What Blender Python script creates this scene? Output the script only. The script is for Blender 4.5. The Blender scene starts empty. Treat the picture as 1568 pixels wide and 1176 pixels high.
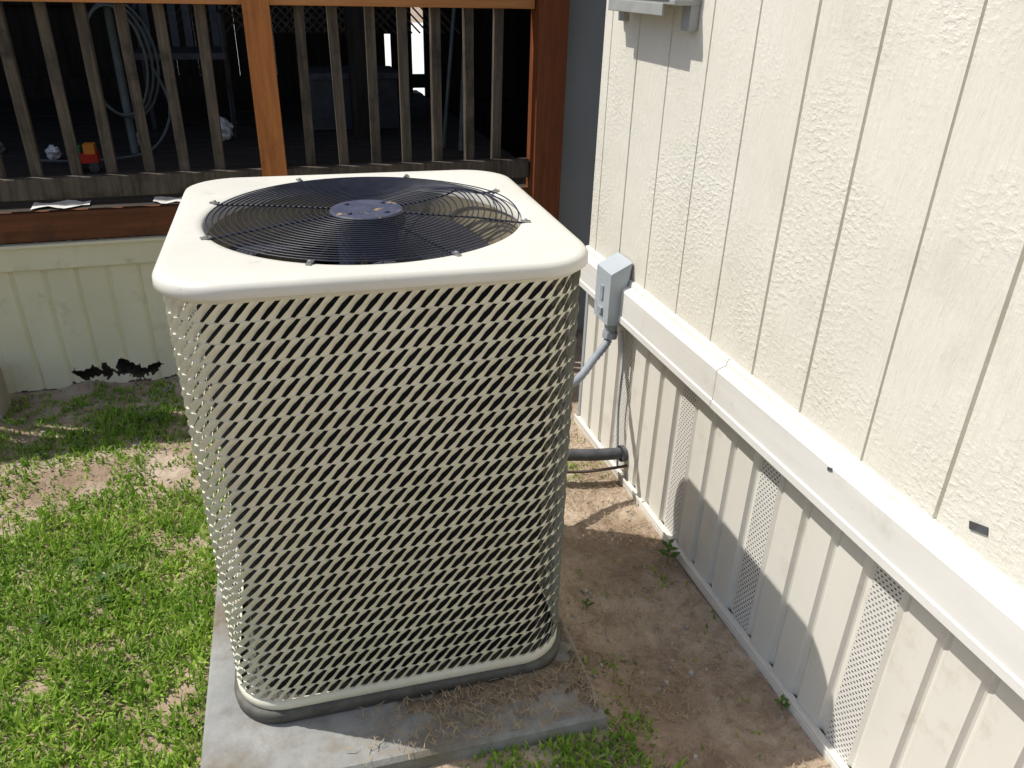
import bpy, math, random
import numpy as np
from mathutils import Vector, Matrix, noise
random.seed(7); rng=np.random.default_rng(7)
sc=bpy.context.scene
COL=sc.collection

# ---------------- helpers ----------------
def mk(name, verts, faces, mat=None, parent=None, smooth=False, mats=None, midx=None):
    me=bpy.data.meshes.new(name)
    me.from_pydata([tuple(v) for v in verts],[],[tuple(f) for f in faces])
    if mats:
        for m in mats: me.materials.append(m)
        me.polygons.foreach_set('material_index', midx)
    elif mat: me.materials.append(mat)
    if smooth: me.polygons.foreach_set('use_smooth',[True]*len(me.polygons))
    me.update()
    ob=bpy.data.objects.new(name,me); COL.objects.link(ob)
    if parent: ob.parent=parent
    return ob
def empty(name, loc=(0,0,0), rz=0):
    e=bpy.data.objects.new(name,None); COL.objects.link(e); e.location=loc; e.rotation_euler=(0,0,rz); e.empty_display_size=.1
    return e
def box(name,c,s,mat,parent=None,bev=0.0,rot=None):
    x,y,z=[k/2 for k in s]
    v=[Vector((i*x,j*y,k*z)) for i in(-1,1) for j in(-1,1) for k in(-1,1)]
    f=[(0,1,3,2),(4,6,7,5),(0,4,5,1),(2,3,7,6),(0,2,6,4),(1,5,7,3)]
    ob=mk(name,v,f,mat,parent)
    ob.location=c
    if rot: ob.rotation_euler=rot
    if bev:
        m=ob.modifiers.new('b','BEVEL'); m.width=bev; m.segments=2; m.limit_method='NONE'
    return ob
class Acc:
    def __init__(s): s.v=[]; s.f=[]; s.m=[]
    def add(s,v,f,m=0):
        o=len(s.v); s.v+= [tuple(p) for p in v]; s.f+=[tuple(i+o for i in q) for q in f]; s.m+=[m]*len(f)
    def box(s,c,sz,rot=None,m=0):
        x,y,z=[k/2 for k in sz]
        v=[Vector((i*x,j*y,k*z)) for i in(-1,1) for j in(-1,1) for k in(-1,1)]
        if rot is not None: v=[rot@p for p in v]
        v=[p+Vector(c) for p in v]
        s.add(v,[(0,1,3,2),(4,6,7,5),(0,4,5,1),(2,3,7,6),(0,2,6,4),(1,5,7,3)],m)
    def tube(s,pts,r,closed=False,n=6,m=0,caps=True):
        P=[Vector(p) for p in pts]; N=len(P); V=[]
        for i in range(N):
            if closed: t=P[(i+1)%N]-P[i-1]
            else: t=P[min(i+1,N-1)]-P[max(i-1,0)]
            t.normalize()
            up=Vector((0,0,1)) if abs(t.z)<.9 else Vector((0,1,0))
            a=t.cross(up).normalized(); b=a.cross(t)
            rr=r[i] if hasattr(r,'__len__') else r
            for k in range(n):
                an=2*math.pi*k/n
                V.append(P[i]+a*math.cos(an)*rr+b*math.sin(an)*rr)
        F=[]
        for i in range(N if closed else N-1):
            j=(i+1)%N
            for k in range(n):
                l=(k+1)%n
                F.append((i*n+k,i*n+l,j*n+l,j*n+k))
        if not closed and caps:
            F.append(tuple(range(n))); F.append(tuple(range((N-1)*n+n-1,(N-1)*n-1,-1)))
        s.add(V,F,m)
    def obj(s,name,mats,parent=None,smooth=False):
        return mk(name,s.v,s.f,None,parent,smooth,mats,s.m)
def smoothpath(pts,n=8):
    P=[Vector(p) for p in pts]; out=[]
    for i in range(len(P)-1):
        p0=P[max(i-1,0)];p1=P[i];p2=P[i+1];p3=P[min(i+2,len(P)-1)]
        for k in range(n):
            t=k/n
            out.append(0.5*((2*p1)+(p2-p0)*t+(2*p0-5*p1+4*p2-p3)*t*t+(3*p1-p0-3*p2+p3)*t**3))
    out.append(P[-1]); return out

def nd(nt,t,**k):
    n=nt.nodes.new(t)
    for a,b in k.items(): setattr(n,a,b)
    return n
def pmat(name,c1,c2,nscale=5,scale=(1,1,1),rough=.7,bump=0,bscale=60,bmap=(1,1,1),bdist=.004,metal=0,c3=None,n3=2,t3=(.5,.7),detail=6,lo=.3,hi=.7,spec=.3):
    m=bpy.data.materials.new(name); m.use_nodes=True; nt=m.node_tree; L=nt.links
    b=nt.nodes['Principled BSDF']
    tc=nd(nt,'ShaderNodeTexCoord'); mp=nd(nt,'ShaderNodeMapping'); mp.inputs['Scale'].default_value=scale
    L.new(tc.outputs['Object'],mp.inputs[0])
    n=nd(nt,'ShaderNodeTexNoise'); n.inputs['Scale'].default_value=nscale; n.inputs['Detail'].default_value=detail; n.inputs['Roughness'].default_value=.62
    L.new(mp.outputs[0],n.inputs[0])
    r=nd(nt,'ShaderNodeValToRGB'); r.color_ramp.elements[0].position=lo; r.color_ramp.elements[1].position=hi
    r.color_ramp.elements[0].color=(*c1,1); r.color_ramp.elements[1].color=(*c2,1)
    L.new(n.outputs[0],r.inputs[0]); out=r.outputs[0]
    if c3:
        n2=nd(nt,'ShaderNodeTexNoise'); n2.inputs['Scale'].default_value=n3; n2.inputs['Detail'].default_value=8; n2.inputs['Roughness'].default_value=.7
        L.new(tc.outputs['Object'],n2.inputs[0])
        r2=nd(nt,'ShaderNodeValToRGB'); r2.color_ramp.elements[0].position=t3[0]; r2.color_ramp.elements[1].position=t3[1]
        L.new(n2.outputs[0],r2.inputs[0])
        mx=nd(nt,'ShaderNodeMix',data_type='RGBA'); L.new(r2.outputs[0],mx.inputs[0]); L.new(out,mx.inputs[6]); mx.inputs[7].default_value=(*c3,1)
        out=mx.outputs[2]
    L.new(out,b.inputs['Base Color']); b.inputs['Roughness'].default_value=rough; b.inputs['Metallic'].default_value=metal
    b.inputs['Specular IOR Level'].default_value=spec
    if bump:
        mb=nd(nt,'ShaderNodeMapping'); mb.inputs['Scale'].default_value=bmap; L.new(tc.outputs['Object'],mb.inputs[0])
        n4=nd(nt,'ShaderNodeTexNoise'); n4.inputs['Scale'].default_value=bscale; n4.inputs['Detail'].default_value=6; L.new(mb.outputs[0],n4.inputs[0])
        bp=nd(nt,'ShaderNodeBump'); bp.inputs['Strength'].default_value=bump; bp.inputs['Distance'].default_value=bdist
        L.new(n4.outputs[0],bp.inputs['Height']); L.new(bp.outputs[0],b.inputs['Normal'])
    return m

# ---------------- materials ----------------
M_paint=pmat('cabinet_paint',(.60,.58,.465),(.69,.67,.55),nscale=9,rough=.45,bump=.15,bscale=120,bdist=.001,c3=(.42,.39,.28),n3=14,t3=(.58,.85))
M_lid=pmat('lid_paint',(.59,.58,.52),(.65,.64,.58),nscale=6,rough=.4,bump=.12,bscale=90,bdist=.001,c3=(.45,.42,.34),n3=22,t3=(.60,.82))
M_base=pmat('base_pan',(.055,.055,.048),(.12,.118,.10),nscale=18,rough=.6,bump=.3,bscale=90,bdist=.002)
M_coil=pmat('condenser_coil',(.010,.011,.014),(.022,.023,.026),nscale=60,scale=(1,1,.1),rough=.7,bump=.5,bscale=200,bmap=(1,1,.05))
M_inner=pmat('shroud_inner',(.26,.22,.14),(.38,.33,.23),nscale=12,rough=.7)
M_wire=pmat('black_wire',(.016,.019,.034),(.030,.034,.052),nscale=30,rough=.4,c3=(.10,.07,.05),n3=40,t3=(.62,.75))
M_motor=pmat('motor_plate',(.030,.036,.065),(.065,.072,.115),nscale=25,rough=.6,c3=(.30,.22,.10),n3=22,t3=(.58,.62))
M_blade=pmat('fan_blade_metal',(.04,.045,.06),(.08,.08,.09),nscale=15,rough=.5,metal=.3)
M_slab=pmat('pad_composite',(.22,.225,.22),(.31,.315,.305),nscale=14,rough=.9,bump=.5,bscale=150,bdist=.002,c3=(.17,.14,.10),n3=6,t3=(.44,.68))
M_screw=pmat('screw_metal',(.3,.3,.3),(.4,.4,.4),metal=.8,rough=.4)
M_trim=pmat('trim_vinyl',(.66,.65,.62),(.73,.72,.685),nscale=4,scale=(1,1,6),rough=.5,bump=.08,bscale=30,bdist=.001,c3=(.50,.47,.40),n3=9,t3=(.58,.88))
M_skirt=pmat('skirt_vinyl',(.64,.62,.56),(.72,.70,.64),nscale=3,scale=(1,1,.4),rough=.55,bump=.1,bscale=40,bdist=.002,c3=(.46,.39,.30),n3=6,t3=(.57,.87))
M_skirt2=pmat('skirt_hardboard',(.70,.635,.45),(.80,.735,.54),nscale=3,scale=(1,1,.4),rough=.6,bump=.25,bscale=40,bdist=.002,c3=(.44,.37,.24),n3=7,t3=(.56,.85))
M_graywall=pmat('wall_gray_with_shade',(.30,.32,.335),(.35,.37,.385),nscale=3,rough=.7,bump=.2,bscale=40)  # gray-blue tone has the recess shade mixed into the colour
M_post=pmat('stained_post',(.34,.11,.028),(.52,.20,.055),nscale=9,scale=(6,6,.5),rough=.6,bump=.3,bscale=30,bmap=(4,4,.4),bdist=.002,c3=(.18,.07,.028),n3=5,t3=(.55,.8))
M_railO=pmat('stained_rail',(.40,.16,.05),(.56,.25,.09),nscale=9,scale=(.5,6,6),rough=.6,bump=.3,bscale=30,bmap=(.4,4,4),bdist=.002)
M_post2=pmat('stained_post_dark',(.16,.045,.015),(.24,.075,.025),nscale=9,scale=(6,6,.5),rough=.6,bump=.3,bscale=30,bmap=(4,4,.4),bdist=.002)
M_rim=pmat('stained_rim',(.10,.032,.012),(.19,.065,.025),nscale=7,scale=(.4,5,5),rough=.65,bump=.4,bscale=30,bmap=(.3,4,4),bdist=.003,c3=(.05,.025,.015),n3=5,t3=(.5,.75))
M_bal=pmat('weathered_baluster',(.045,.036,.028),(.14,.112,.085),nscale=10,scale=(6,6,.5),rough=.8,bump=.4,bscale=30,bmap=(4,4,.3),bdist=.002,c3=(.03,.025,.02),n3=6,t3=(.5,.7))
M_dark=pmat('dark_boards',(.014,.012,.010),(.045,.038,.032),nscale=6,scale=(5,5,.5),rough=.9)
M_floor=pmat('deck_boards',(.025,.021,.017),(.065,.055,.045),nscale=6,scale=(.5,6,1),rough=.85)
M_roof=pmat('roofing',(.05,.045,.04),(.09,.085,.08),nscale=20,rough=.9)
M_void=pmat('void_shade_dark',(.01,.009,.008),(.02,.018,.016),rough=1)  # near-black colour stands in for shade in unlit hollows
M_plastic=pmat('disconnect_plastic',(.34,.385,.42),(.41,.455,.49),nscale=8,rough=.5,c3=(.28,.30,.31),n3=12,t3=(.55,.8))
M_conduit=pmat('conduit_gray',(.24,.27,.31),(.34,.37,.41),nscale=12,rough=.5)
M_hose=pmat('hose_rubber',(.07,.09,.08),(.13,.15,.14),nscale=12,rough=.5)
M_chair=pmat('chair_metal',(.03,.035,.04),(.07,.075,.08),nscale=12,rough=.5)
M_insul=pmat('pipe_insulation',(.05,.052,.058),(.10,.103,.11),nscale=25,rough=.7,bump=.5,bscale=60)
M_copper=pmat('liquid_line_mat',(.06,.045,.035),(.11,.085,.07),nscale=25,rough=.7)
M_galv=pmat('gray_metal_box',(.26,.27,.26),(.36,.37,.36),nscale=14,rough=.6,c3=(.2,.15,.1),n3=8,t3=(.6,.8))
M_white=pmat('white_plastic',(.65,.65,.63),(.8,.8,.78),nscale=10,rough=.6)
M_red=pmat('toy_red',(.5,.03,.02),(.6,.05,.03),rough=.4)
M_org=pmat('toy_orange',(.75,.25,.03),(.8,.3,.05),rough=.4)
M_grn=pmat('toy_green',(.03,.35,.12),(.05,.45,.16),rough=.4)
M_block=pmat('concrete_block_mat',(.34,.31,.25),(.44,.40,.33),nscale=20,rough=.95,bump=.6,bscale=90)
M_backdrop=pmat('pale_backdrop',(.62,.61,.58),(.72,.71,.68),nscale=3,rough=.9)  # pale colour chosen to look bright through the board gaps
M_straw=pmat('dry_straw',(.22,.16,.095),(.42,.33,.21),nscale=30,rough=.9)
M_pebble=pmat('pebble',(.28,.25,.21),(.46,.42,.36),nscale=30,rough=.9)

def siding_mat():
    m=pmat('siding_paint',(.66,.64,.56),(.74,.72,.64),nscale=3,rough=.62,spec=.25,c3=(.57,.545,.465),n3=5,t3=(.52,.92))
    nt=m.node_tree; L=nt.links; b=nt.nodes['Principled BSDF']
    tc=nd(nt,'ShaderNodeTexCoord')
    mp=nd(nt,'ShaderNodeMapping'); mp.inputs['Scale'].default_value=(1,34,7); L.new(tc.outputs['Object'],mp.inputs[0])
    n1=nd(nt,'ShaderNodeTexNoise'); n1.inputs['Scale'].default_value=2.2; n1.inputs['Detail'].default_value=8; n1.inputs['Roughness'].default_value=.7; n1.inputs['Distortion'].default_value=.6
    L.new(mp.outputs[0],n1.inputs[0])
    mp2=nd(nt,'ShaderNodeMapping'); mp2.inputs['Scale'].default_value=(1,1,1.6); L.new(tc.outputs['Object'],mp2.inputs[0])
    n2=nd(nt,'ShaderNodeTexNoise'); n2.inputs['Scale'].default_value=62; n2.inputs['Detail'].default_value=4; L.new(mp2.outputs[0],n2.inputs[0])
    n3=nd(nt,'ShaderNodeTexNoise'); n3.inputs['Scale'].default_value=3.5; n3.inputs['Detail'].default_value=3; L.new(tc.outputs['Object'],n3.inputs[0])
    r=nd(nt,'ShaderNodeValToRGB'); r.color_ramp.elements[0].position=.42; r.color_ramp.elements[1].position=.66; L.new(n3.outputs[0],r.inputs[0])
    fl=nd(nt,'ShaderNodeValToRGB'); fl.color_ramp.elements[0].position=.46; fl.color_ramp.elements[1].position=.62; L.new(n2.outputs[0],fl.inputs[0])
    mul=nd(nt,'ShaderNodeMath',operation='MULTIPLY'); L.new(fl.outputs[0],mul.inputs[0]); L.new(r.outputs[0],mul.inputs[1])
    m2=nd(nt,'ShaderNodeMath',operation='MULTIPLY'); L.new(mul.outputs[0],m2.inputs[0]); m2.inputs[1].default_value=.36
    add=nd(nt,'ShaderNodeMath',operation='ADD'); L.new(n1.outputs[0],add.inputs[0]); L.new(m2.outputs[0],add.inputs[1])
    bp=nd(nt,'ShaderNodeBump'); bp.inputs['Strength'].default_value=.62; bp.inputs['Distance'].default_value=.0042
    L.new(add.outputs[0],bp.inputs['Height']); L.new(bp.outputs[0],b.inputs['Normal'])
    return m
M_siding=siding_mat()
def perf_mat():
    m=pmat('perforated_vinyl',(.64,.62,.58),(.70,.69,.65),nscale=3,rough=.55)
    nt=m.node_tree; L=nt.links; b=nt.nodes['Principled BSDF']; out=nt.nodes['Material Output']
    tc=nd(nt,'ShaderNodeTexCoord'); sp=nd(nt,'ShaderNodeSeparateXYZ'); L.new(tc.outputs['Object'],sp.inputs[0])
    def M(op,a,bb=None):
        n=nd(nt,'ShaderNodeMath',operation=op)
        for i,x in enumerate((a,bb)):
            if x is None: continue
            if isinstance(x,(int,float)): n.inputs[i].default_value=x
            else: L.new(x,n.inputs[i])
        return n.outputs[0]
    v=M('DIVIDE',sp.outputs[2],.0095); row=M('FLOOR',v); fv=M('ABSOLUTE',M('SUBTRACT',M('FRACT',v),.5))
    u=M('ADD',M('DIVIDE',sp.outputs[1],.0125),M('MULTIPLY',row,.5)); fu=M('ABSOLUTE',M('SUBTRACT',M('FRACT',u),.5))
    h=M('MULTIPLY',M('LESS_THAN',fu,.25),M('LESS_THAN',fv,.17))
    tr=nd(nt,'ShaderNodeBsdfTransparent'); mx=nd(nt,'ShaderNodeMixShader')
    L.new(h,mx.inputs[0]); L.new(b.outputs[0],mx.inputs[1]); L.new(tr.outputs[0],mx.inputs[2]); L.new(mx.outputs[0],out.inputs[0])
    return m
M_perf=perf_mat()
M_ground=pmat('dirt',(.19,.135,.092),(.35,.265,.19),nscale=9,rough=.95,bump=1.0,bscale=45,bdist=.014,c3=(.45,.365,.28),n3=3.2,t3=(.42,.60),spec=.1,detail=10)
M_soil=pmat('soil_litter',(.13,.10,.07),(.27,.22,.16),nscale=60,rough=1,bump=1,bscale=160,bdist=.006,spec=.05)
def grass_mat(name,cols,trans=.35):
    m=bpy.data.materials.new(name); m.use_nodes=True; nt=m.node_tree; L=nt.links
    b=nt.nodes['Principled BSDF']; out=nt.nodes['Material Output']
    g=nd(nt,'ShaderNodeNewGeometry'); r=nd(nt,'ShaderNodeValToRGB')
    el=r.color_ramp.elements
    while len(el)<len(cols): el.new(.5)
    for i,c in enumerate(cols): el[i].position=c[0]; el[i].color=(*c[1],1)
    L.new(g.outputs['Random Per Island'],r.inputs[0])
    tc=nd(nt,'ShaderNodeTexCoord'); n=nd(nt,'ShaderNodeTexNoise'); n.inputs['Scale'].default_value=5; n.inputs['Detail'].default_value=4; L.new(tc.outputs['Object'],n.inputs[0])
    r2=nd(nt,'ShaderNodeValToRGB'); r2.color_ramp.elements[0].position=.35; r2.color_ramp.elements[0].color=(.75,.80,.7,1); r2.color_ramp.elements[1].position=.65; r2.color_ramp.elements[1].color=(1.15,1.08,1.0,1)
    L.new(n.outputs[0],r2.inputs[0])
    mu=nd(nt,'ShaderNodeMix',data_type='RGBA',blend_type='MULTIPLY'); mu.inputs[0].default_value=1; L.new(r.outputs[0],mu.inputs[6]); L.new(r2.outputs[0],mu.inputs[7])
    L.new(mu.outputs[2],b.inputs['Base Color']); b.inputs['Roughness'].default_value=.6
    b.inputs['Specular IOR Level'].default_value=.25
    t=nd(nt,'ShaderNodeBsdfTranslucent'); L.new(mu.outputs[2],t.inputs[0]); mx=nd(nt,'ShaderNodeMixShader'); mx.inputs[0].default_value=trans
    L.new(b.outputs[0],mx.inputs[1]); L.new(t.outputs[0],mx.inputs[2]); L.new(mx.outputs[0],out.inputs[0])
    return m
M_grass=grass_mat('grass_blades',[(0,(.14,.26,.03)),(.4,(.225,.395,.045)),(.75,(.32,.50,.07)),(.92,(.43,.56,.14)),(1,(.48,.42,.22))])
M_leaf=grass_mat('weed_leaf',[(0,(.06,.13,.03)),(1,(.12,.22,.05))])

# ---------------- AC/pad placement ----------------
CX,CY,RZ=.198,1.652,math.radians(-2)
ZS=.08; ZT=1.108
ca,sa=math.cos(-RZ),math.sin(-RZ)
PX0,PX1,PY0,PY1=-.455,.422,-.535,.44
def padloc(x,y):
    dx,dy=x-CX,y-CY; return dx*ca-dy*sa, dx*sa+dy*ca
def onpad(x,y,m=0.0):
    lx,ly=padloc(x,y); return PX0-m<lx<PX1+m and PY0-m<ly<PY1+m
def sst(a,b,x):
    t=max(0,min(1,(x-a)/(b-a))); return t*t*(3-2*t)
# ---------------- ground ----------------
def gh(x,y):
    if abs(x)>4 or y>5 or y<-1.5: return 0.0
    h=noise.noise(Vector((x*3,y*3,0)))*.012+noise.noise(Vector((x*11,y*11,3)))*.007+noise.noise(Vector((x*35,y*35,7)))*.0045
    lx,ly=padloc(x,y)
    dd=math.hypot(max(PX0-lx,0,lx-PX1),max(PY0-ly,0,ly-PY1))
    h+=max(0,noise.noise(Vector((x*7,2.2,1)))+.35)*.030*math.exp(-((3.27-y)/.07)**2)
    return h-.006+.042*math.exp(-(dd/.10)**2)
xs=np.unique(np.round(np.concatenate([np.linspace(-120,-6,12),np.linspace(-6,-2.5,12),np.arange(-2.5,1.6,.020),np.linspace(1.6,6,14),np.linspace(6,120,12)]),4))
ys=np.unique(np.round(np.concatenate([np.linspace(-60,-2,12),np.linspace(-2,.4,20),np.arange(.4,3.6,.020),np.linspace(3.6,8,14),np.linspace(8,200,14)]),4))
nx,ny=len(xs),len(ys)
V=[(x,y,gh(x,y)) for y in ys for x in xs]
F=[(j*nx+i,j*nx+i+1,(j+1)*nx+i+1,(j+1)*nx+i) for j in range(ny-1) for i in range(nx-1)]
mk('ground',V,F,M_ground,smooth=True)

# ---------------- AC unit ----------------
ac=empty('air_conditioner_unit',(CX,CY,0),RZ)
A=.377; R=.110
def rr(s,a=A,r=R):
    L1=2*(a-r); L2=math.pi*r/2; P=4*(L1+L2); d=(s%1)*P
    k=int(d//(L1+L2)); d-=k*(L1+L2)
    if d<L1: x=-(a-r)+d; y=-a; nx_,ny_=0,-1
    else:
        an=-math.pi/2+(d-L1)/r; x=(a-r)+r*math.cos(an); y=-(a-r)+r*math.sin(an); nx_,ny_=math.cos(an),math.sin(an)
    for _ in range(k): x,y=-y,x; nx_,ny_=-ny_,nx_
    return x,y,nx_,ny_
P=4*(2*(A-R)+math.pi*R/2)
def loft(rings,n,closed_profile=False):
    V=[];F=[]
    for ring in rings: V+=ring
    for j in range(len(rings)-1):
        for i in range(n):
            k=(i+1)%n
            F.append((j*n+i,j*n+k,(j+1)*n+k,(j+1)*n+i))
    return V,F
def rring(a,r,z,n=160): return [(*rr(i/n,a,r)[:2],z) for i in range(n)]
def cring(a,rad,z,n=160):
    o=[]
    for i in range(n):
        x,y,_,_=rr(i/n,A,R); l=math.hypot(x,y); o.append((x/l*rad,y/l*rad,z))
    return o
# louvered jacket: horizontal rows of closely spaced slanted louvre cuts, rows staggered
ncol=int(round(P/.0246)); Z0=.138; Z1=1.074; nrow=25; rh=(Z1-Z0)/nrow
acc=Acc(); slope=.84
pc=P/ncol
def sp(s,z,off=0):
    x,y,a,b=rr(s/P); return (x+a*off,y+b*off,z)
for j in range(nrow):
    z0=Z0+j*rh; zc=z0+rh/2
    for i in range(ncol):
        def q(u,w,off=0):
            zz=zc+rh*w; return sp((i+u)*pc+(zz-zc)*slope+j*(rh*slope-.46*pc),zz,off)
        jit=random.uniform(-.0010,.0010)
        o=[q(-.5,-.5),q(.5,-.5),q(.5,0,.0005),q(.5,.5),q(-.5,.5),q(-.5,0,.0005)]
        h=[q(-.19,-.45,-.001),q(.13,-.47,.0025),q(.175,.0,.0050+jit),q(.19,.46,.0025),q(-.13,.47,0),q(-.20,.0,-.004)]
        acc.add(o+h,[(k,(k+1)%6,6+(k+1)%6,6+k) for k in range(6)])
acc.obj('louvered_jacket',[M_paint],ac)
n=160
V,F=loft([rring(A-.003,R,1.070),rring(A+.0015,R,1.071),rring(A+.0015,R,1.088)],n); mk('jacket_top_band',V,F,M_paint,ac,True)
V,F=loft([rring(A+.001,R,.114),rring(A+.003,R,.118),rring(A+.003,R,.140),rring(A-.003,R,.1415)],n); mk('jacket_bottom_band',V,F,M_paint,ac,True)
V,F=loft([rring(A-.045,R-.03,.12),rring(A-.045,R-.03,1.07)],n); mk('condenser_coil',V,F,M_coil,ac,True)
V,F=loft([rring(A+.000,R,ZS+.001),rring(A+.010,R,ZS+.004),rring(A+.012,R,ZS+.028),rring(A+.008,R,ZS+.033),rring(A-.004,R,ZS+.035),rring(A-.05,R-.04,ZS+.034)],n)
F.append(tuple(range(5*n,6*n))); mk('base_pan',V,F,M_base,ac,True)
HR=.326
rings=[rring(A-.002,R,1.082),rring(A+.011,R+.004,1.080),rring(A+.014,R+.005,1.083),rring(A+.013,R+.005,1.098),rring(A+.008,R+.004,1.106),rring(A-.001,R,ZT),rring(A-.012,R-.006,ZT+.0005),
       cring(0,HR+.018,ZT+.001),cring(0,HR+.006,ZT-.001),cring(0,HR,ZT-.006),cring(0,HR-.002,ZT-.03)]
V,F=loft(rings,n); ob=mk('top_cover',V,F,M_lid,ac,True)
V,F=loft([cring(0,HR-.002,ZT-.03),cring(0,HR-.004,ZT-.14),cring(0,HR-.001,ZT-.2)],n); mk('fan_shroud',V,F,M_inner,ac,True)
V=cring(0,HR-.001,.45); mk('interior_shade_disc',V,[tuple(range(n))],M_void,ac)  # dark disc stands in for the shade inside the cabinet
g=Acc()
def bend(r,th):
    d=(th-math.radians(14)+math.pi)%(2*math.pi)-math.pi
    return math.exp(-(d/.42)**2)*max(0,min(1,(r-.12)/.12))
def gz(r,th):
    z=ZT+.002+.007*(1-(r/HR)**2)
    w=bend(r,th)
    z+=w*(.018*math.sin((r-.1)*14)+.004*math.sin(r*61))
    return z
def gp(r,th):
    w=bend(r,th)
    rr_=r+w*.007*math.sin(r*95+1)
    return (rr_*math.cos(th),rr_*math.sin(th),gz(r,th))
radii=np.arange(.083,.328,.0119)
for r in radii: g.tube([gp(r,2*math.pi*k/120) for k in range(120)],.0015,True,5)
for k in range(8):
    th=math.radians(22.5+45*k)
    g.tube([Vector(gp(r,th))-Vector((0,0,.003)) for r in np.linspace(.06,HR+.014,24)],.0021,False,6)
g.obj('fan_guard',[M_wire],ac,True)
g=Acc()
def disc(acc_,cx,cy,z0,z1,r,m=0,n=40,bev=.004):
    V=[];
    for (rad,z) in((r,z0),(r,z1-bev),(r-bev,z1)):
        V+=[(cx+rad*math.cos(2*math.pi*k/n),cy+rad*math.sin(2*math.pi*k/n),z) for k in range(n)]
    F=[(j*n+i,j*n+(i+1)%n,(j+1)*n+(i+1)%n,(j+1)*n+i) for j in range(2) for i in range(n)]
    F.append(tuple(range(2*n,3*n))); F.append(tuple(range(n-1,-1,-1))); acc_.add(V,F,m)
disc(g,0,0,ZT+.001,ZT+.010,.077,bev=.003)
for k in range(4):
    a=math.radians(45+90*k); disc(g,.054*math.cos(a),.054*math.sin(a),ZT+.010,ZT+.014,.005,n=8,bev=.001)
disc(g,0,0,ZT-.13,ZT+.0,.065)
g.obj('fan_motor',[M_motor],ac)
g=Acc()
for k in range(3):
    a0=math.radians(25+120*k); V=[]; 
    nr,na=6,10
    for i in range(nr+1):
        r=.055+(.305-.055)*i/nr
        for j in range(na+1):
            w=math.radians(38+22*i/nr)
            th=a0+w*(j/na-.5)+.25*i/nr
            z=ZT-.10+.055*(j/na-.5)+.012*math.sin(math.pi*j/na)
            V.append((r*math.cos(th),r*math.sin(th),z))
    F=[(i*(na+1)+j,i*(na+1)+j+1,(i+1)*(na+1)+j+1,(i+1)*(na+1)+j) for i in range(nr) for j in range(na)]
    g.add(V,F)
g.obj('fan_blades',[M_blade],ac,True)
g=Acc()
for k in range(8):
    th=math.radians(22.5+45*k); c=(math.cos(th)*(HR+.012),math.sin(th)*(HR+.012),ZT+.003)
    g.box(c,(.020,.009,.003),Matrix.Rotation(th,3,'Z')); disc(g,c[0],c[1],ZT+.004,ZT+.008,.004,n=8,bev=.001)
for k in range(4):
    th=math.radians(90*k+45); rc=(A-R)*1.4142+R+.008
    nrm=Vector((math.cos(th),math.sin(th),0)); c=nrm*rc+Vector((0,0,1.090))
    g.tube([c-nrm*.006,c+nrm*.006],.006,False,8)
g.obj('clips_and_screws',[M_screw],ac)

# pad
pad=empty('equipment_pad',(CX,CY,0),RZ)
pa=Acc(); 
def padpoly(x0,x1,y0,y1,z0,z1,b):
    V=[(x0-b,y0-b,z0),(x1+b,y0-b,z0),(x1+b,y1+b,z0),(x0-b,y1+b,z0),(x0,y0,z1-.010),(x1,y0,z1-.010),(x1,y1,z1-.010),(x0,y1,z1-.010),
       (x0+.008,y0+.008,z1),(x1-.008,y0+.008,z1),(x1-.008,y1-.008,z1),(x0+.008,y1-.008,z1)]
    F=[(0,1,5,4),(1,2,6,5),(2,3,7,6),(3,0,4,7),(4,5,9,8),(5,6,10,9),(6,7,11,10),(7,4,8,11),(8,9,10,11)]
    pa.add(V,F)
padpoly(PX0,PX1,PY0,PY1,-.03,ZS,.005)
pa.obj('pad_slab',[M_slab],pad)
V=[];gx=np.arange(-.24,.425,.006); gy_=np.arange(-.545,.20,.006)
for j,y in enumerate(gy_):
    for i,x in enumerate(gx):
        f1=math.exp(-((y+.405)/.055)**2)*max(0,min(1,(x+.16)/.34))
        f2=math.exp(-((x-.405)/.035)**2)*max(0,min(1,(.15-y)/.3))*.8
        f=max(f1,f2)
        h=f*.022+noise.noise(Vector((x*11,y*16,2)))*.010+noise.noise(Vector((x*45,y*45,6)))*.008-.012
        V.append((x,y,ZS+max(h,-.006)))
F=[];W=len(gx)
for j in range(len(gy_)-1):
    for i in range(W-1):
        q4=(j*W+i,j*W+i+1,(j+1)*W+i+1,(j+1)*W+i)
        if max(V[k][2] for k in q4)>ZS-.001 and V[q4[0]][1]>PY0+.008 and V[q4[1]][0]<PX1-.008: F.append(q4)
mk('soil_debris',V,F,M_soil,pad,True)

# ---------------- house (right) ----------------
house=empty('house')
WX=1.078; YC=2.5; YN=-2.5; ZW=.700
def groove_profile(ylist,depth,wid,x0):
    pts=[(x0,YN)]
    for y in sorted(ylist):
        w=wid*random.uniform(.75,1.15)
        pts+=[(x0,y-w/2),(x0+depth,y-w/2+.0015),(x0+depth,y+w/2-.0015),(x0,y+w/2)]
    pts.append((x0,YC)); return pts
gy=[1.055+.1985*k+random.uniform(-.004,.004) for k in range(-17,8) if YN+.02<1.055+.1985*k<YC-.01]
pr=groove_profile(gy,.009,.0080,WX)
H2=2.75
V=[];F=[]
for z in (ZW,H2):
    V+=[(x,y,z) for x,y in pr]
m_=len(pr); F=[(i,i+1,m_+i+1,m_+i) for i in range(m_-1)]
mk('siding',V,F,M_siding,house)
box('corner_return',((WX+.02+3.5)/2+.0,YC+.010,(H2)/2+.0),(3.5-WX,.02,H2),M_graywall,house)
box('recess_wall',(2.6,3.34,1.35),(2.7,.04,2.75),M_graywall,house)
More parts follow.
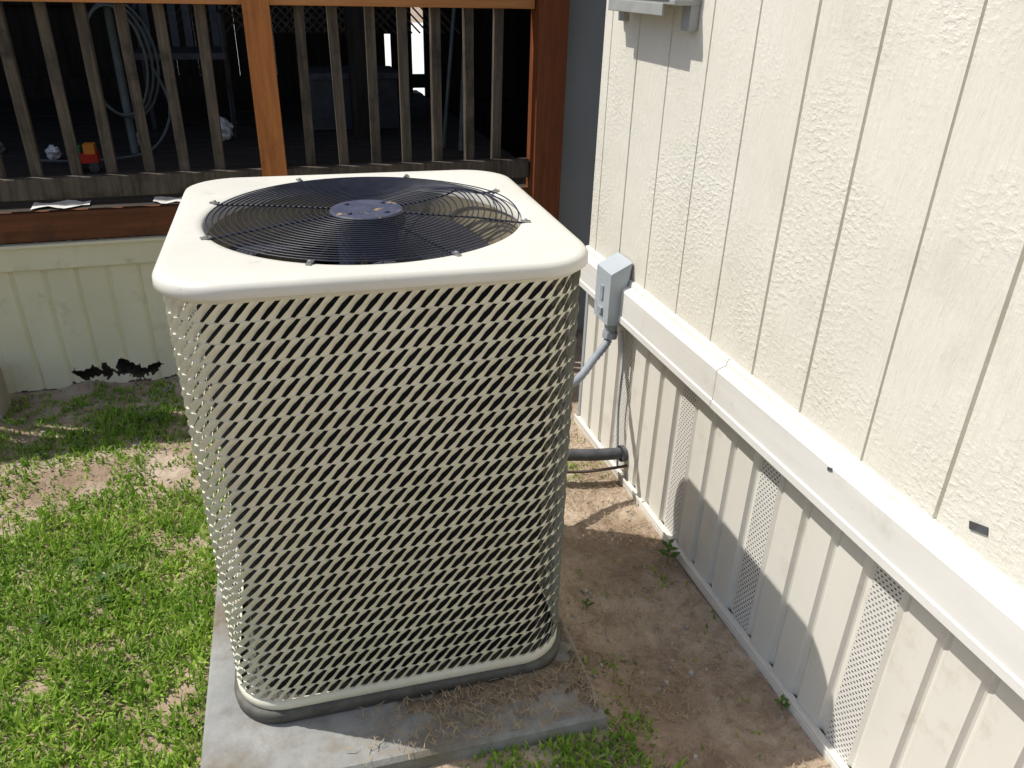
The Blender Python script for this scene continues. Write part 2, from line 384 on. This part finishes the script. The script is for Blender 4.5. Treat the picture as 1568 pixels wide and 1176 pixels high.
box('crawlspace_shade_sheet',(1.40,0,.32),(.02,4.96,.62),M_void,house)  # dark sheet stands in for shade behind the vent holes
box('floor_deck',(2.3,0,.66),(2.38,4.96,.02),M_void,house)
rf=Acc(); rf.box((2.6,.4,H2+.03),(3.3,7,.06)); rf.box((.94,.4,H2+.01),(.02,7,.14),m=1)
rf.obj('roof_eave',[M_roof,M_trim],house)
tp=[(WX+.006,.712),(WX-.006,.712),(WX-.010,.706),(WX-.012,.694),(WX-.030,.688),(WX-.036,.682),(WX-.036,.600),(WX-.040,.597),(WX-.040,.578),(WX-.034,.572),(WX-.012,.572),(WX+.006,.590)]
def trim_piece(y0,y1,nm,dz=0):
    n_=len(tp); V=[(x,y0,z+dz) for x,z in tp]+[(x,y1,z+dz) for x,z in tp]
    F=[(i,(i+1)%n_,n_+(i+1)%n_,n_+i) for i in range(n_)]+[tuple(range(n_-1,-1,-1)),tuple(range(n_,2*n_))]
    mk(nm,V,F,M_trim,house)
trim_piece(1.545,YC+.01,'trim_belt_a'); trim_piece(YN,1.543,'trim_belt_b',-.0015)
SX=WX+.008
def skirt(per_start,ya,yb):
    pts=[];mat=[]
    y=per_start; k=0
    while y<yb:
        perf=(k%4==0)
        d=.006 if perf else 0
        seg=[(0.010,y),(d,y+.006),(d,y+.080),(0.004+d,y+.0845),(0.013,y+.098)]
        for s_ in seg: pts.append(s_); mat.append(perf)
        y+=.1020; k+=1
    return pts,mat
pts,pm=skirt(.875-.408*8,YN,YC)
V=[];F=[];mi=[]
q=[(SX+d,min(y,YC)) for d,y in pts]; m_=len(q)
for z in (.012,.60): V+=[(x,y,z) for x,y in q]
for i in range(m_-1):
    F.append((i,i+1,m_+i+1,m_+i)); mi.append(1 if (pm[i] and i%5==1) else 0)
mk('skirting',V,F,None,house,False,[M_skirt,M_perf],mi)
tr=Acc()
tr.box((SX-.008,(YN+1.9)/2,.006),(.026,1.9-YN,.018)); tr.box((SX-.008,2.205,.004),(.024,.59,.016)); tr.box((SX-.018,(YN+YC)/2,.017),(.004,YC-YN,.014))
ob=tr.obj('skirting_bottom_track',[M_skirt],house)
box('wall_tag',(WX-.001,.772,.757),(.004,.036,.014),M_insul,house,rot=(math.radians(-18),0,0))
box('trim_chip',(WX-.0365,1.09,.676),(.003,.014,.007),M_insul,house,rot=(math.radians(-20),0,0))

ub=empty('utility_box')
box('cabinet',(WX-.042,2.14,1.70),(.08,.40,.36),M_galv,ub,.004)
box('bottom_flange',(WX-.038,2.14,1.512),(.074,.46,.014),M_galv,ub,.003)
box('bracket_1',(WX-.010,2.345,1.480),(.018,.040,.060),M_galv,ub,.003)
box('bracket_2',(WX-.014,1.935,1.480),(.026,.045,.065),M_galv,ub,.003)
box('front_lip',(WX-.072,2.14,1.494),(.008,.34,.03),M_galv,ub,.002)

db=empty('electrical_disconnect_box')
DY=2.19
box('back_box',(WX-.029,DY,.648),(.050,.100,.190),M_plastic,db,.006)
V=[(-.034,-.055,-.100),(-.034,.055,-.100),(.01,.055,-.100),(.01,-.055,-.100),
   (-.034,-.055,.070),(-.034,.055,.070),(.036,.055,.104),(.036,-.055,.104),(.01,.055,-.03),(.01,-.055,-.03)]
F=[(0,1,5,4),(4,5,6,7),(1,2,8,6,5),(3,0,4,7,9),(0,3,2,1)]
o=mk('cover',V,F,M_plastic,db); o.location=(WX-.040,DY,.665)
md=o.modifiers.new('s','SOLIDIFY'); md.thickness=.003
bv=o.modifiers.new('b','BEVEL'); bv.width=.002; bv.segments=2
box('latch',(WX-.078,DY,.600),(.012,.03,.022),M_conduit,db,.002)
box('hasp',(WX-.077,DY,.660),(.006,.022,.05),M_conduit,db,.002)
a=Acc(); a.tube([(WX-.040,DY-.01,.555),(WX-.040,DY-.01,.515)],.021,False,14); a.tube([(WX-.040,DY-.01,.522),(WX-.043,DY-.012,.500)],.026,False,8)
a.obj('hub_fitting',[M_conduit],db)
a=Acc(); pth=smoothpath([(WX-.043,DY-.012,.510),(WX-.056,DY-.02,.483),(WX-.115,DY-.06,.450),(WX-.20,DY-.12,.410),(.76,2.04,.38),(.66,1.98,.36),(.56,1.93,.36)],14)
rad=[.0135+.0012*math.sin(i*2.0) for i in range(len(pth))]
a.tube(pth,rad,False,12)
wc=a.obj('flexible_conduit',[M_conduit],None,True)
a=Acc(); a.tube(smoothpath([(WX-.02,2.13,.54),(WX-.012,2.12,.42),(WX-.01,2.125,.25),(WX-.012,2.10,.12),(WX-.01,2.09,.04)],8),.0045,False,8)
a.obj('wall_cable',[M_conduit],None,True)
rl=empty('refrigerant_lines')
a=Acc(); a.tube(smoothpath([(WX+.02,2.075,.100),(.98,2.085,.105),(.85,2.11,.11),(.72,2.12,.12),(.60,2.07,.13),(.52,2.0,.16)],10),.021,False,14); a.obj('insulated_suction_line',[M_insul],rl,True)
a=Acc(); a.tube([(WX-.012,2.076,.100),(WX+.004,2.076,.1)],.029,False,14); a.obj('sealant_collar',[M_insul],rl,True)
a=Acc(); a.tube(smoothpath([(WX+.02,2.055,.060),(.95,2.06,.058),(.85,2.08,.06),(.72,2.10,.07),(.55,2.02,.10)],10),.0055,False,10); a.obj('liquid_line',[M_copper],rl,True)

# ---------------- deck (back) ----------------
deck=empty('wooden_deck')
DYF=3.28; ZD=.735
def fineskirt():
    V=[];F=[];idx={}
    def dep(xx):
        t=(xx+5.0)%.112
        return .010*(1-t/.010) if t<.010 else (0 if t<.100 else .010*(t-.1)/.012)
    xf=list(np.arange(-5,-.95,.012))+list(np.arange(-.95,-.42,.005))+list(np.arange(-.42,1.10,.012))
    zf=[-.02]+list(np.arange(.004,.16,.005))+[.62]
    nxx=len(xf)
    for z in zf:
        for xx in xf: V.append((xx,DYF+dep(xx),z))
    for j in range(len(zf)-1):
        for i in range(nxx-1):
            cx=(xf[i]+xf[i+1])/2; cz=(zf[j]+zf[j+1])/2
            if j<len(zf)-2 and -.86<cx<-.50:
                n1=noise.noise(Vector((cx*26,cz*10,1.3))); n2=noise.noise(Vector((cx*80,cz*70,4)))
                env=min(1,(cx+.86)/.04,(-.50-cx)/.06)
                mid=.058+.010*math.sin(cx*37+1)
                if abs(cz-mid)<env*(.020+.055*n1+.020*n2): continue
                if cx<-.76 and cz<.022+.012*n2: continue
            if j<6 and noise.noise(Vector((cx*14,0,9)))*.03>cz+.004: continue
            F.append((j*nxx+i,j*nxx+i+1,(j+1)*nxx+i+1,(j+1)*nxx+i))
    return V,F
V,F=fineskirt(); mk('deck_skirting',V,F,M_skirt2,deck)
box('skirting_cap',(-1.96,DYF-.004,.567),(6.12,.022,.100),M_skirt2,deck,.003)
box('skirting_ledge',(-1.96,DYF-.012,.613),(6.12,.030,.012),M_skirt2,deck,.002)
box('skirting_shade_sheet',(-1.96,DYF+.30,.30),(6.1,.02,.60),M_void,deck)  # dark sheet stands in for shade behind the broken skirting
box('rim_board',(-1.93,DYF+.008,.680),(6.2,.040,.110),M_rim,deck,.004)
fl=Acc()
y=DYF+.03
while y<6.5:
    fl.box((-1.9,y+.065,.715+random.uniform(-.002,.002)),(6.3,.13,.028)); y+=.138
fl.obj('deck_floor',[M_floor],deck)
def wb(nm,c,s,m,b=.004): return box(nm,c,s,m,deck,b)
wb('post_1',(.040,DYF-.002,.95),(.095,.095,1.9),M_post)
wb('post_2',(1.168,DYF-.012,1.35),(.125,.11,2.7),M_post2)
wb('post_3',(-1.25,DYF-.002,1.12),(.095,.095,1.0),M_post)
wb('post_4',(-2.5,DYF-.002,1.12),(.095,.095,1.0),M_post)
wb('top_rail',(-1.95,DYF-.004,1.492),(6.1,.045,.092),M_railO)
wb('rail_cap',(-1.95,DYF,1.556),(6.15,.14,.034),M_railO)
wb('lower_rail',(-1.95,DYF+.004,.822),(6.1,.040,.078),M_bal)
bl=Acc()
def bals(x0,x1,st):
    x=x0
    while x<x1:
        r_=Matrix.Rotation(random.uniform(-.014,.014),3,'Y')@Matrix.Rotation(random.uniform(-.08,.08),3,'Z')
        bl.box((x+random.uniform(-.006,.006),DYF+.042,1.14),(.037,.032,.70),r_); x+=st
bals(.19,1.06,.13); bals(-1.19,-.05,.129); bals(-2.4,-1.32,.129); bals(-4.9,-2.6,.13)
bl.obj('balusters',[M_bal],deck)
bk=Acc(); x=-5
gaps=[(.985,1.035),(1.20,1.285)]
while x<4.2:
    w=random.uniform(.13,.15); x2=x+w
    blocked=False
    for ga,gb in gaps:
        if x2>ga and x<gb: blocked=True
    if not blocked: bk.box(((x+x2)/2,6.5+random.uniform(-.01,.01),1.5),(w-.001,.02,1.9))
    x=x2
bk.box((.93,6.47,1.55),(.115,.02,1.8)); bk.box((1.115,6.47,1.55),(.16,.02,1.8)); bk.box((1.37,6.47,1.55),(.16,.02,1.8))
bk.box((1.01,6.46,2.0),(.07,.02,1.70)); bk.box((1.24,6.46,2.15),(.11,.02,1.60))
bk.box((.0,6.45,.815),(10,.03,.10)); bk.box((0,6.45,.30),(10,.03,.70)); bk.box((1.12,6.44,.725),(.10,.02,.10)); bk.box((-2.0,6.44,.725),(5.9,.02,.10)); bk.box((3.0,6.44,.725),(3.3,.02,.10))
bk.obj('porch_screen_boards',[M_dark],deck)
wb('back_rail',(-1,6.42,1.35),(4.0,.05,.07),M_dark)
wb('added_shade_roof',(-1.6,5.85,2.45),(7.2,3.9,.08),M_dark)  # unseen roof, added to keep the sun off the deck interior
wb('added_sun_block_side',(-5.0,5.0,1.3),(.03,3.3,2.4),M_dark)  # unseen side, added to stop sun entering from the left
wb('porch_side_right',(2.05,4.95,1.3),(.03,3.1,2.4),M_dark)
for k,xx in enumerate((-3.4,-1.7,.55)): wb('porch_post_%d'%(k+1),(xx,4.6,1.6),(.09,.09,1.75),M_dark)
lt=Acc()
for k in range(26):
    for sgn in (-1,1):
        c=(.05+k*.05-.3,5.2+.008*sgn,1.50); lt.box(c,(.010,.004,.75),Matrix.Rotation(math.radians(45*sgn),3,'Y'))
lt.obj('lattice_panel',[M_bal],deck)
a=Acc()
for k in range(3):
    a.tube([(-.60+(.13+.012*k)*math.cos(t)+.01*k,4.32+.02*k,1.16+(.24+.01*k)*math.sin(t)) for t in np.linspace(0,2*math.pi,40)[:-1]],.007,True,8)
a.tube(smoothpath([(-.45,4.3,1.15),(-.40,4.3,.95),(-.5,4.2,.78),(-.75,4.15,.745),(-1.0,4.2,.745)]),.007,False,8)
a.tube([(-.60,4.36,.735),(-.60,4.36,1.50)],.02,False,8)
a.obj('garden_hose',[M_hose],None,True)
toy=Acc()
toy.box((-.76,4.0,.79),(.11,.07,.04),m=0); toy.box((-.735,4.0,.83),(.045,.06,.04),m=1); toy.box((-.79,4.0,.825),(.03,.045,.03),m=2)
for dx in(-.035,.035):
    for dy in(-.038,.038): toy.tube([(-.76+dx,4.0+dy-.008,.753),(-.76+dx,4.0+dy+.008,.753)],.022,False,12,m=3)
toy.obj('toy_truck',[M_red,M_org,M_grn,M_insul])
def sheetpaper(nm,x,y,w,h,rz):
    V=[];nn=8
    for j in range(nn):
        for i in range(nn):
            u=(i/(nn-1)-.5)*w; v=(j/(nn-1)-.5)*h*(1+.4*math.sin(i*1.3+x*5))
            z=.7315+.006+.008*noise.noise(Vector((u*20+x*9,v*20,2)))
            c,s_=math.cos(rz),math.sin(rz); V.append((x+u*c-v*s_,y+u*s_+v*c,z))
    F=[(j*nn+i,j*nn+i+1,(j+1)*nn+i+1,(j+1)*nn+i) for j in range(nn-1) for i in range(nn-1)]
    mk(nm,V,F,M_white)
sheetpaper('paper_sheet',-.76,3.375,.20,.09,.05); sheetpaper('paper_sheet',-.37,3.37,.12,.08,-.1); sheetpaper('paper_sheet',-1.05,3.40,.10,.05,.2)
def lump(nm,x,y,z,r0,mt):
    V=[];nn=14
    for j in range(nn+1):
        for i in range(nn):
            ph=math.pi*j/nn; t=2*math.pi*i/nn; r=r0*(1+.5*noise.noise(Vector((math.cos(t)*2+x,math.sin(t)*2,ph*2))))
            V.append((x+r*math.sin(ph)*math.cos(t),y+r*math.sin(ph)*math.sin(t),z+r*math.cos(ph)))
    F=[(j*nn+i,j*nn+(i+1)%nn,(j+1)*nn+(i+1)%nn,(j+1)*nn+i) for j in range(nn) for i in range(nn)]
    mk(nm,V,F,mt)
lump('plastic_bag',-.19,4.65,.785,.055,M_white)
lump('rag',-.95,4.3,.76,.03,M_white); lump('rag',-.60,4.6,.76,.03,M_galv); lump('rag',-1.25,4.5,.76,.04,M_galv)
ch=Acc(); cx,cy=-.35,4.9
for dx in(-.22,.22):
    ch.tube([(cx+dx,cy-.2,.73),(cx+dx,cy-.2,1.35),(cx+dx,cy+.2,1.35),(cx+dx,cy+.2,.73)],.014,False,8)
    ch.tube([(cx+dx,cy+.2,1.1),(cx+dx,cy+.32,1.75)],.014,False,8)
ch.box((cx,cy,1.15),(.46,.42,.03)); 
for k in range(6): ch.box((cx-.18+k*.072,cy+.26,1.45),(.04,.012,.6),Matrix.Rotation(-.18,3,'X'))
ch.obj('patio_chair',[M_chair])
a=Acc(); a.tube([(1.0,4.1,.74),(1.12,4.35,1.9)],.014,False,8); a.tube([(.93,4.2,.74),(1.10,4.4,2.0)],.010,False,8)
a.obj('leaning_poles',[M_hose])
a=Acc(); a.box((.55,5.0,.88),(.5,.35,.28)); a.box((.55,5.0,1.035),(.54,.39,.03),m=1); a.obj('storage_tote',[M_chair,M_insul])

mk('pale_gap_backdrop',[(-10,8.5,.02),(12,8.5,.02),(12,30,.02),(-10,30,.02)],[(0,1,2,3)],M_backdrop)  # made-up pale sheet, added so the board gaps look bright
a=Acc(); a.box((-1.17,3.13,.03),(.20,.14,.10)); a.box((-1.17,3.19,.12),(.20,.02,.08)); a.box((-1.17,3.07,.12),(.20,.02,.08)); a.box((-1.08,3.13,.12),(.02,.10,.08)); a.box((-1.26,3.13,.12),(.02,.10,.08))
ob=a.obj('concrete_block',[M_block])

# ---------------- vegetation ----------------
def dens(x,y):
    n0=noise.noise(Vector((x*2.6,y*2.6,11))); n1=noise.noise(Vector((x*8,y*8,5))); n2=noise.noise(Vector((x*22,y*22,8)))
    nz=n0+.75*n1+.75*n2
    if y<1.12 and x>-.3 and x<1.0:
        b=.55*(1-sst(.45,.80,x)); return max(0,b+nz*.6-.10*sst(.6,.9,x))
    if x<.0:
        b=1.02-.58*sst(2.15,2.8,y)-.15*sst(2.95,3.2,y); b-=.22*sst(-.5,-.28,x)
        return max(0,b+nz*.85)
    if y>2.1: return max(0,nz*.6+.15)
    return max(0,nz*.45-.05)
def blades(name,N,x0,x1,y0,y1,lmin,lmax,wmin,wmax,mat,dfun):
    pts=[]
    tries=0
    while len(pts)<N and tries<N*14:
        tries+=1
        x=random.uniform(x0,x1); y=random.uniform(y0,y1)
        if onpad(x,y,.004) or x>1.06: continue
        d=dfun(x,y)
        if random.random()<d:
            pts.append((x,y,gh(x,y),min(1.25,d)))
    p=np.array(pts); n_=len(p)
    az=rng.uniform(0,2*np.pi,n_); ln=rng.uniform(lmin,lmax,n_)*(.45+.6*p[:,3]); w=rng.uniform(wmin,wmax,n_); lean=rng.uniform(.15,1.35,n_)
    dx,dy=np.cos(az),np.sin(az); tw=az+np.pi/2+rng.uniform(-.6,.6,n_); sx,sy=np.cos(tw),np.sin(tw)
    V=np.zeros((n_,5,3))
    b=p[:,:3].copy(); b[:,2]-=.003
    mid=b.copy(); mid[:,0]+=dx*ln*.5*np.sin(lean*.6); mid[:,1]+=dy*ln*.5*np.sin(lean*.6); mid[:,2]+=ln*.55*np.cos(lean*.6)
    tip=mid.copy(); tip[:,0]+=dx*ln*.5*np.sin(lean*1.15); tip[:,1]+=dy*ln*.5*np.sin(lean*1.15); tip[:,2]+=ln*.5*np.cos(lean*1.15)
    S=np.stack([sx,sy,np.zeros(n_)],1)*w[:,None]*.5
    V[:,0]=b-S*.5;V[:,1]=b+S*.5;V[:,2]=mid+S;V[:,3]=mid-S;V[:,4]=tip
    me=bpy.data.meshes.new(name); me.vertices.add(n_*5); me.vertices.foreach_set('co',V.reshape(-1))
    base=(np.arange(n_)*5)[:,None]
    loops=np.concatenate([base+np.array([[0,1,2,3]]),base+np.array([[3,2,4]])],1).reshape(-1)
    me.loops.add(len(loops)); me.loops.foreach_set('vertex_index',loops.astype(np.int32))
    me.polygons.add(n_*2)
    st=np.stack([np.arange(n_)*7,np.arange(n_)*7+4],1).reshape(-1); me.polygons.foreach_set('loop_start',st.astype(np.int32))
    me.materials.append(mat); me.update(calc_edges=True); me.validate()
    ob=bpy.data.objects.new(name,me); COL.objects.link(ob); return ob
blades('grass',92000,-1.8,1.06,.60,3.25,.014,.044,.003,.0085,M_grass,dens)
def straw():
    N=5800; V=[];F=[]
    k=0
    while k<N:
        reg=random.random()
        if reg<.15:
            lx=random.uniform(-.15,.41); ly=random.uniform(-.53,-.385)
            if random.random()<.2: lx=random.uniform(.388,.415); ly=random.uniform(-.5,.3)
            if random.random()>.25+.9*sst(-.15,.25,lx): continue
            x=CX+lx*ca+ly*sa; y=CY-lx*sa+ly*ca; z=ZS+.006+random.uniform(0,.010)
        elif reg<.72:
            x=random.uniform(.60,1.06); y=random.uniform(.7,2.4)
            if onpad(x,y,.0): continue
            z=gh(x,y)+random.uniform(.002,.010)
        else:
            x=random.uniform(-1.8,-.2); y=random.uniform(.7,3.2)
            if onpad(x,y,.0): continue
            z=gh(x,y)+random.uniform(.002,.010)
        a_=random.uniform(0,math.pi); l=random.uniform(.008,.040); w=random.uniform(.0005,.0012); c,s_=math.cos(a_),math.sin(a_); cv=random.uniform(-.006,.006); tl=random.uniform(-.15,.25)*l
        o=len(V)
        V+= [(x-c*l/2-s_*w,y-s_*l/2+c*w,z),(x-c*l/2+s_*w,y-s_*l/2-c*w,z),(x-s_*cv+s_*w,y+c*cv-c*w,z+.003),(x-s_*cv-s_*w,y+c*cv+c*w,z+.003),(x+c*l/2,y+s_*l/2,z+max(tl,0))]
        F+= [(o,o+1,o+2,o+3),(o+3,o+2,o+4)]; k+=1
    mk('dry_straw_litter',V,F,M_straw)
straw()
pb=Acc()
for k in range(1700):
    x=random.uniform(-1.8,1.06); y=random.uniform(.7,3.2)
    if onpad(x,y,.01): continue
    if x<0 and y<2.2 and random.random()<.6: continue
    r=random.uniform(.002,.007)*(1.8 if random.random()<.08 else 1); z=gh(x,y)+r*.3
    V=[]
    for j,(ph,rd) in enumerate(((.3,.75),(-.25,1.0))):
        for i in range(6):
            t=i/6*2*math.pi+j*.4; q_=r*rd*random.uniform(.75,1.2); V.append((x+q_*math.cos(t),y+q_*math.sin(t),z+r*ph*1.6))
    V.append((x,y,z+r*.8))
    F=[(12,i,(i+1)%6) for i in range(6)]+[(i,6+i,6+(i+1)%6,(i+1)%6) for i in range(6)]
    pb.add(V,F)
pb.obj('pebbles',[M_pebble])
def weed(name,x,y,h,n,ls):
    z0=gh(x,y)
    a=Acc(); a.tube(smoothpath([(x,y,z0-.002),(x-.005,y,z0+h*.5),(x-.01,y-.005,z0+h)],5),.0015,False,5)
    for k in range(n):
        t=k/n; az=k*2.4; c=Vector((x-.01*t,y,z0+h*(.3+.7*t))); d=Vector((math.cos(az),math.sin(az),.35)).normalized(); s_=Vector((-math.sin(az),math.cos(az),0)); l=ls*(1.1-.4*t)
        a.add([c,c+d*l*.5+s_*l*.28+Vector((0,0,.002)),c+d*l,c+d*l*.5-s_*l*.28+Vector((0,0,.002))],[(0,1,2),(0,2,3)])
    a.obj(name,[M_leaf])
weed('weed_plant',1.03,1.62,.085,9,.038); weed('weed_plant',1.05,1.06,.04,6,.025); weed('weed_plant',.72,1.50,.03,6,.02); weed('weed_plant',-.75,2.75,.03,8,.03)
for k in range(16):
    weed('weed_plant',random.uniform(-1.2,-.42),random.uniform(1.5,2.95),.022,9,random.uniform(.022,.036))

# ---------------- light, sky, camera ----------------
sd=Vector((-.50,.26,.85)).normalized()
el=math.asin(sd.z); az=math.atan2(sd.x,sd.y)
w=bpy.data.worlds.new('World'); sc.world=w; w.use_nodes=True; nt=w.node_tree
sk=nt.nodes.new('ShaderNodeTexSky'); sk.sky_type='NISHITA'; sk.sun_disc=False; sk.sun_elevation=el; sk.sun_rotation=az
sk.dust_density=2.0
nt.links.new(sk.outputs[0],nt.nodes['Background'].inputs[0]); nt.nodes['Background'].inputs[1].default_value=.145
sl=bpy.data.lights.new('sun','SUN'); sl.energy=4.85; sl.angle=math.radians(.5); sl.color=(1,.955,.88)
so=bpy.data.objects.new('sun',sl); COL.objects.link(so); so.rotation_euler=sd.to_track_quat('Z','Y').to_euler(); so.location=(-3,3,6)
yaw=math.radians(17.8); pt=math.radians(27.5); roll=.0265
Rv=Vector((math.cos(yaw),-math.sin(yaw),0)); Fv=Vector((math.sin(yaw)*math.cos(pt),math.cos(yaw)*math.cos(pt),-math.sin(pt))); Uv=Rv.cross(Fv)
X=(Rv+Uv*roll).normalized(); Y=(Uv-Rv*roll).normalized(); Z=-Fv
cd=bpy.data.cameras.new('camera'); cam=bpy.data.objects.new('camera',cd); COL.objects.link(cam)
mw=Matrix((X,Y,Z)).transposed().to_4x4(); mw.translation=Vector((0,0,1.56)); cam.matrix_world=mw
cd.sensor_width=36; cd.lens=36*1200/1568; cd.clip_start=.02; cd.clip_end=500
sc.camera=cam
sc.view_settings.view_transform='Standard'; sc.view_settings.look='None'; sc.view_settings.exposure=0
